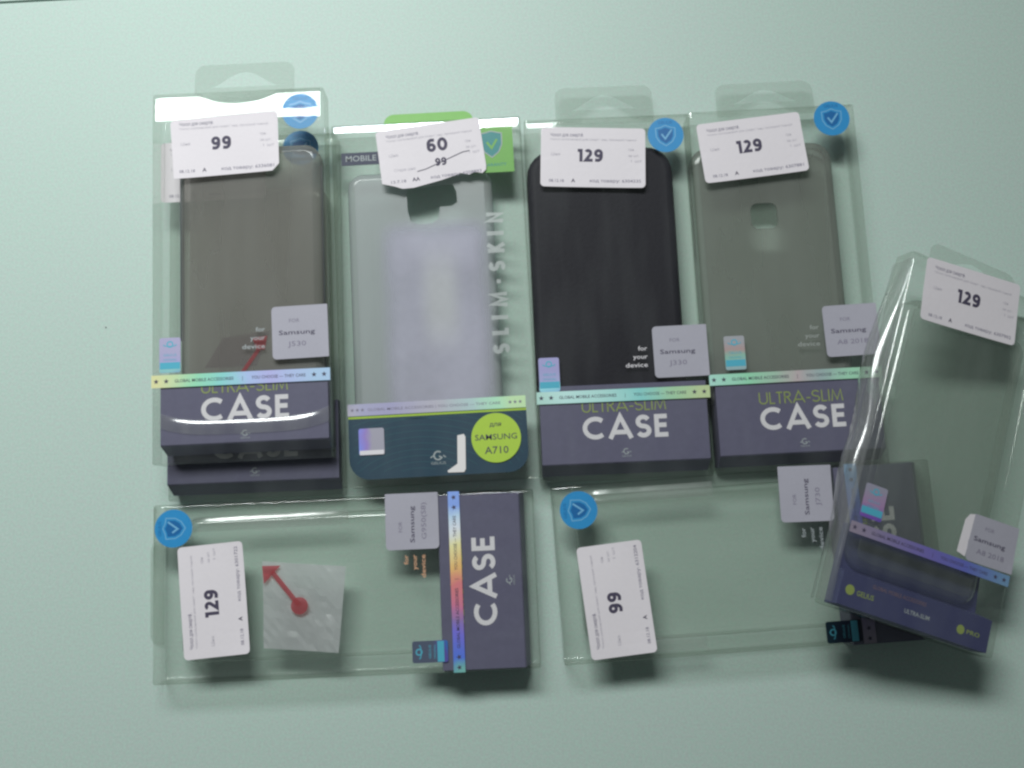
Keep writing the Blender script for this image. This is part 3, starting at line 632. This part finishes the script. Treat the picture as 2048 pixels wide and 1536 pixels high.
# --- grey smoked case box
E_ = package('phone_case_box', 'box with grey smoked phone case, last in the upper row beside the tilted box', .154528, .051333, 2.006, .0001, top_depth=4, top_drop=.3)
ultra_front(E_, 19, dict(x=-12.7, y=80.0, rot=4.6, price='129', code='6307881', lift=.5), disc=(34.1, 95), strip=H_['c'], strip_y=-52.1, seal=(-32.2, -37.5), seal_mat=H_['sc'],
            label=('FOR', 'Samsung', 'A8 2018'), label_pos=(33.4, -28.0), label_rot=1, case_dx=2.2, ins=(-44.5, 46), fyd_pos=(15.4, -26.5), fyd='skin_print', slim_y=-66.9, strip_h=6.1)
phone_case('phone_case', 'grey smoked phone case in the box beside the tilted box', E_, -47.5, 34, -68, 84, 3.5, 15, M['case_grey'], r=11, cut=rrect(15, 15, 4, 4, -8.2, 41))
hang_tab(E_, 9, y1=124)

# --- bottom left box, turned on its side
F_ = package('phone_case_box', 'sideways box in the lower row with crinkled film and red arrow inside', -.091502, -.1105, 91.548, .0001, top_depth=4, top_drop=.3)
ultra_front(F_, 19, dict(x=-4.3, y=70.5, rot=3.7, price='129', code='6301722', lift=.5), disc=(34.7, 92.1), strip=H_['d'], strip_y=-59.9, seal=(-36.2, -44.6), seal_mat=H_['sd'],
            label=('FOR', 'Samsung', 'G950(S8)'), label_pos=(33.0, -37.0), label_rot=0, case_dx=-.6, ins=(-46.5, 46, -51, -95.5, -98), fyd='orange', fyd_pos=(15.0, -34.4), slim_y=-63.4, strip_h=6.2)
F_case = phone_case('phone_case', 'clear phone case in the sideways box under the stacked boxes', F_, -38, 40, -70, 90, 3, 14.5, M['case_clear'], r=10)
hang_tab(F_, 2, y1=111, hole=False)
# crinkled film with arrow, lying inside the case box
X = thing('protective_film', 'crinkled translucent film square with a red arrow inside the sideways box', 'film'); X.matrix_world = F_.matrix_world.copy()
bm = bmesh.new(); n = 14
cor = [Vector((15.0, 45.0)), Vector((-30.9, 44.6)), Vector((-35.0, 4.5)), Vector((10.4, -.2))]
gv = [[None] * (n + 1) for _ in range(n + 1)]
for i in range(n + 1):
    for j in range(n + 1):
        u, v = i / n, j / n; p = (cor[0] * (1 - u) + cor[1] * u) * (1 - v) + (cor[3] * (1 - u) + cor[2] * u) * v
        zz = 16.0 + .5 * math.sin(5 * u + 3 * v) * math.sin(4 * v - 2 * u) + .6 * abs(math.sin(6 * u - 4 * v)) * v + random.uniform(-.3, .3)
        gv[i][j] = bm.verts.new((p.x, p.y, zz))
for i in range(n):
    for j in range(n): bm.faces.new((gv[i][j], gv[i + 1][j], gv[i + 1][j + 1], gv[i][j + 1]))
mesh_obj('film_sheet', bm, M['foil'], X)
b = bmesh.new(); ribbon(b, [(-9.3, 24.8), (9.5, 39.5)], 2.6, 0)
b.faces.new([b.verts.new((x, y, .02)) for x, y in ((12.6, 44.6), (12.4, 34.6), (3.0, 43.8))])
b.faces.new([b.verts.new((-9.3 + 4.6 * math.cos(k * math.pi / 12), 24.8 + 4.6 * math.sin(k * math.pi / 12), .03)) for k in range(24)])
ink('red_arrow', b, M['red'], X, 0, 0, 18.1)
# the pull-arrow of a film seen through the upper stacked box
Y = thing('protective_film', 'small film with a red pull arrow inside the upper stacked box', 'film'); Y.matrix_world = A.matrix_world.copy()
mesh_obj('film_sheet', plate_bm([(-34 + 14, -52), (8, -52), (16, -33), (-10, -36)], 15.2, .05), clear('thin_film', (.95, .94, .95), haze=.06, hazecol=(.6, .5, .5), rough=.2), Y)
b = bmesh.new(); ribbon(b, [(0, -56), (9.5, -43)], 2.0, 0); b.faces.new([b.verts.new(p) for p in ((8, -43, .02), (12.5, -43.5, .02), (14, -36, .02), (6, -37, .02))])
ink('red_arrow', b, M['red'], Y, 0, 0, 15.35)

# --- bottom right box, turned on its side
G = package('phone_case_box', 'sideways box partly under the tilted box, with price tag 99', .126021, -.100862, 93.2521, .0001, top_depth=4, top_drop=.3)
ultra_front(G, 19, dict(x=-14.9, y=73.0, rot=3.4, price='99', code='6312204', lift=.6), disc=(33.9, 89.3), strip=H_['f'], strip_y=-59.9, seal=(-40.5, -46.5), seal_mat=H_['sg'],
            label=('FOR', 'Samsung', 'J730'), label_pos=(33.7, -34.4), label_rot=-2, case_dx=0, ins=(-48, 46.5, -51), fyd='greyprint', fyd_pos=(15.4, -32))
G_case = phone_case('phone_case', 'clear phone case in the sideways box partly under the tilted box', G, -38.5, 41.5, -72, 91, 3, 15.5, M['case_clear'], r=10)

def ridge(P, p0, p1, prof, z_, amp=1.0, n=26, mat=None):
    """raised fold along p0-p1; profile = (offset to the left of the path, height)"""
    a, b_ = Vector(p0), Vector(p1); d = (b_ - a).normalized(); nn = Vector((-d.y, d.x)); bm = bmesh.new(); rows = []
    for i in range(n + 1):
        t = i / n; c = a.lerp(b_, t); k = amp * min(1, 3.2 * math.sin(math.pi * t) ** .8)
        rows.append([bm.verts.new((c.x + nn.x * o, c.y + nn.y * o, z_ + h * k)) for o, h in prof])
    for r0, r1 in zip(rows, rows[1:]):
        for k in range(len(prof) - 1): bm.faces.new((r0[k], r0[k + 1], r1[k + 1], r1[k]))
    return mesh_obj('rim_fold', bm, mat or M['bulge'], P, smooth=True)
FOLD = [(0, 0), (.5, .10), (1.0, .25), (1.7, .48), (2.4, .74), (3.0, .90), (3.8, .95), (5.0, .7), (6.5, .3), (8, 0)]
ridge(F_case, (41.2, -2), (40.0, 84), FOLD, 14.2)
ridge(G_case, (44.2, 15), (44.2, 85), FOLD, 15.0)
ridge(G_case, (-36.6, 26), (-36.6, 56), FOLD, 15.2, .8)
# --- tilted box lying across two others at the right
def frame(a, pi, ro): return Matrix.Rotation(a, 4, 'Z') @ Matrix.Rotation(pi, 4, 'X') @ Matrix.Rotation(ro, 4, 'Y')
fr = frame(-.31808349, R(-4.4), R(13.3)); HT = 17.2
o6 = Vector((.23255301, -.04414263, .0365)) - fr.to_3x3() @ Vector((0, 0, HT / 1000))
K = package('phone_case_box', 'tilted box leaning across two other boxes at the right edge, price tag 129', o6.x, o6.y, 0, o6.z, W=97.4, L=195.4, H=HT, top_depth=4, top_drop=1.0, euler=fr, rad=2.6)
z = HT + .05
price_tag(K, -9.0, 82.2, 5.6, '129', z + .1, '6307902', lift=.4)
prof = [(-54, 6), (-54, 7.5), (-77, 9.5), (-79, HT - .8), (-96.0, HT - .8), (-96.4, 5), (-60, 5)]
bm = bmesh.new(); A_ = [bm.verts.new((-45.5, y, q)) for y, q in prof]; B_ = [bm.verts.new((38.5 if y > -78 else 44, y, q)) for y, q in prof]
bm.faces.new(A_); bm.faces.new(B_)
for i in range(len(prof)): bm.faces.new((A_[i], A_[(i + 1) % len(prof)], B_[(i + 1) % len(prof)], B_[i]))
ins = mesh_obj('card_insert', bm, M['blue'], K)
b = bmesh.new(); b.faces.new([b.verts.new((-40 + 2.6 * math.cos(k * math.pi / 10), -87.5 + 2.6 * math.sin(k * math.pi / 10), 0)) for k in range(20)])
b.faces.new([b.verts.new((26.5 + 2.4 * math.cos(k * math.pi / 10), -88.5 + 2.4 * math.sin(k * math.pi / 10), 0)) for k in range(20)])
font_bm('GELIUS', 2.6, 10, 'LEFT', .05, b, -36, -89.2); font_bm('PRO', 2.2, 8, 'LEFT', .05, b, 30, -89.6)
ink('lime_marks', b, M['lime_dim'], ins, 0, 0, HT - .7)
b = font_bm('ULTRA-SLIM', 2.2, 15, 'CENTER', .04, x=0, y=-89.6); ink('white_marks', b, M['greyprint'], ins, 0, 0, HT - .7)
b = font_bm('GLOBAL MOBILE ACCESSORIES', 2.0, 32, 'LEFT', .0, x=-28, y=-83.2); ink('brown_marks', b, plain('brown_print', (.22, .14, .16), .5), ins, 0, 0, HT - .7)
holo_strip(K, -56.6, z, H_['f'], -48.4, 48.4, 5.8)
holo_seal(K, -38.5, -41.2, z, H_['sf'], 12.8, 17.6)
device_label(K, 34, -40.5, z + .02, ('FOR', 'Samsung', 'A8 2018'), rot=1, w=29, h=25)
phone_case('phone_case', 'clear phone case in the tilted box, rounded corner over the navy card', K, -44, 33.5, -76, 74, 4.5, 15.2, M['case_milky'], r=9)
hang_tab(K, 1.5, y0=97.5, y1=116)
bm = bmesh.new(); rows = []                                   # the side wall bulges outward along its length
for i in range(41):
    y = 93 - 189 * i / 40; u = i / 40
    bl = .2 + 1.5 * min(1, 6 * u) + 6.5 * math.exp(-((u - .30) / .16) ** 2) + 3.5 * math.exp(-((u - .62) / .10) ** 2) + 2.6 * u + .5 * math.sin(17 * u) * math.sin(6 * u)
    rows.append([bm.verts.new((-48.9 - bl * math.sin(math.pi * k / 14), y, HT / 2 + (HT / 2 - .15) * math.cos(math.pi * k / 14))) for k in range(15)])
for a, b_ in zip(rows, rows[1:]):
    for k in range(14): bm.faces.new((a[k], a[k + 1], b_[k + 1], b_[k]))
mesh_obj('bulged_side', bm, M['bulge'], K, smooth=True)
mesh_obj('label_fold_glare', plate_bm([(14.2, -50.5), (19.4, -51.8), (20.6, -28.6), (17.6, -29.4), (15.4, -33)], z + .1, .12), M['tag'], K)  # label's folded edge, its reflection painted in as near-white paper

# --- specks on the table
for i, (x, y, r, lab) in enumerate(((-.23334, .03684, .55, 'tiny dark speck on the bare table left of the stacked boxes'), (.21694, .04876, .8, 'tiny dark speck on the table left of the tilted box'))):
    bm = bmesh.new(); bmesh.ops.create_icosphere(bm, subdivisions=1, radius=r)
    for v in bm.verts: v.co *= random.uniform(.7, 1.1); v.co.z = max(-.1, v.co.z * .5)
    bmesh.ops.translate(bm, vec=(x * 1000, y * 1000, .1), verts=bm.verts)
    tag(mesh_obj('crumb', bm, M['crumb']), lab, 'crumb')
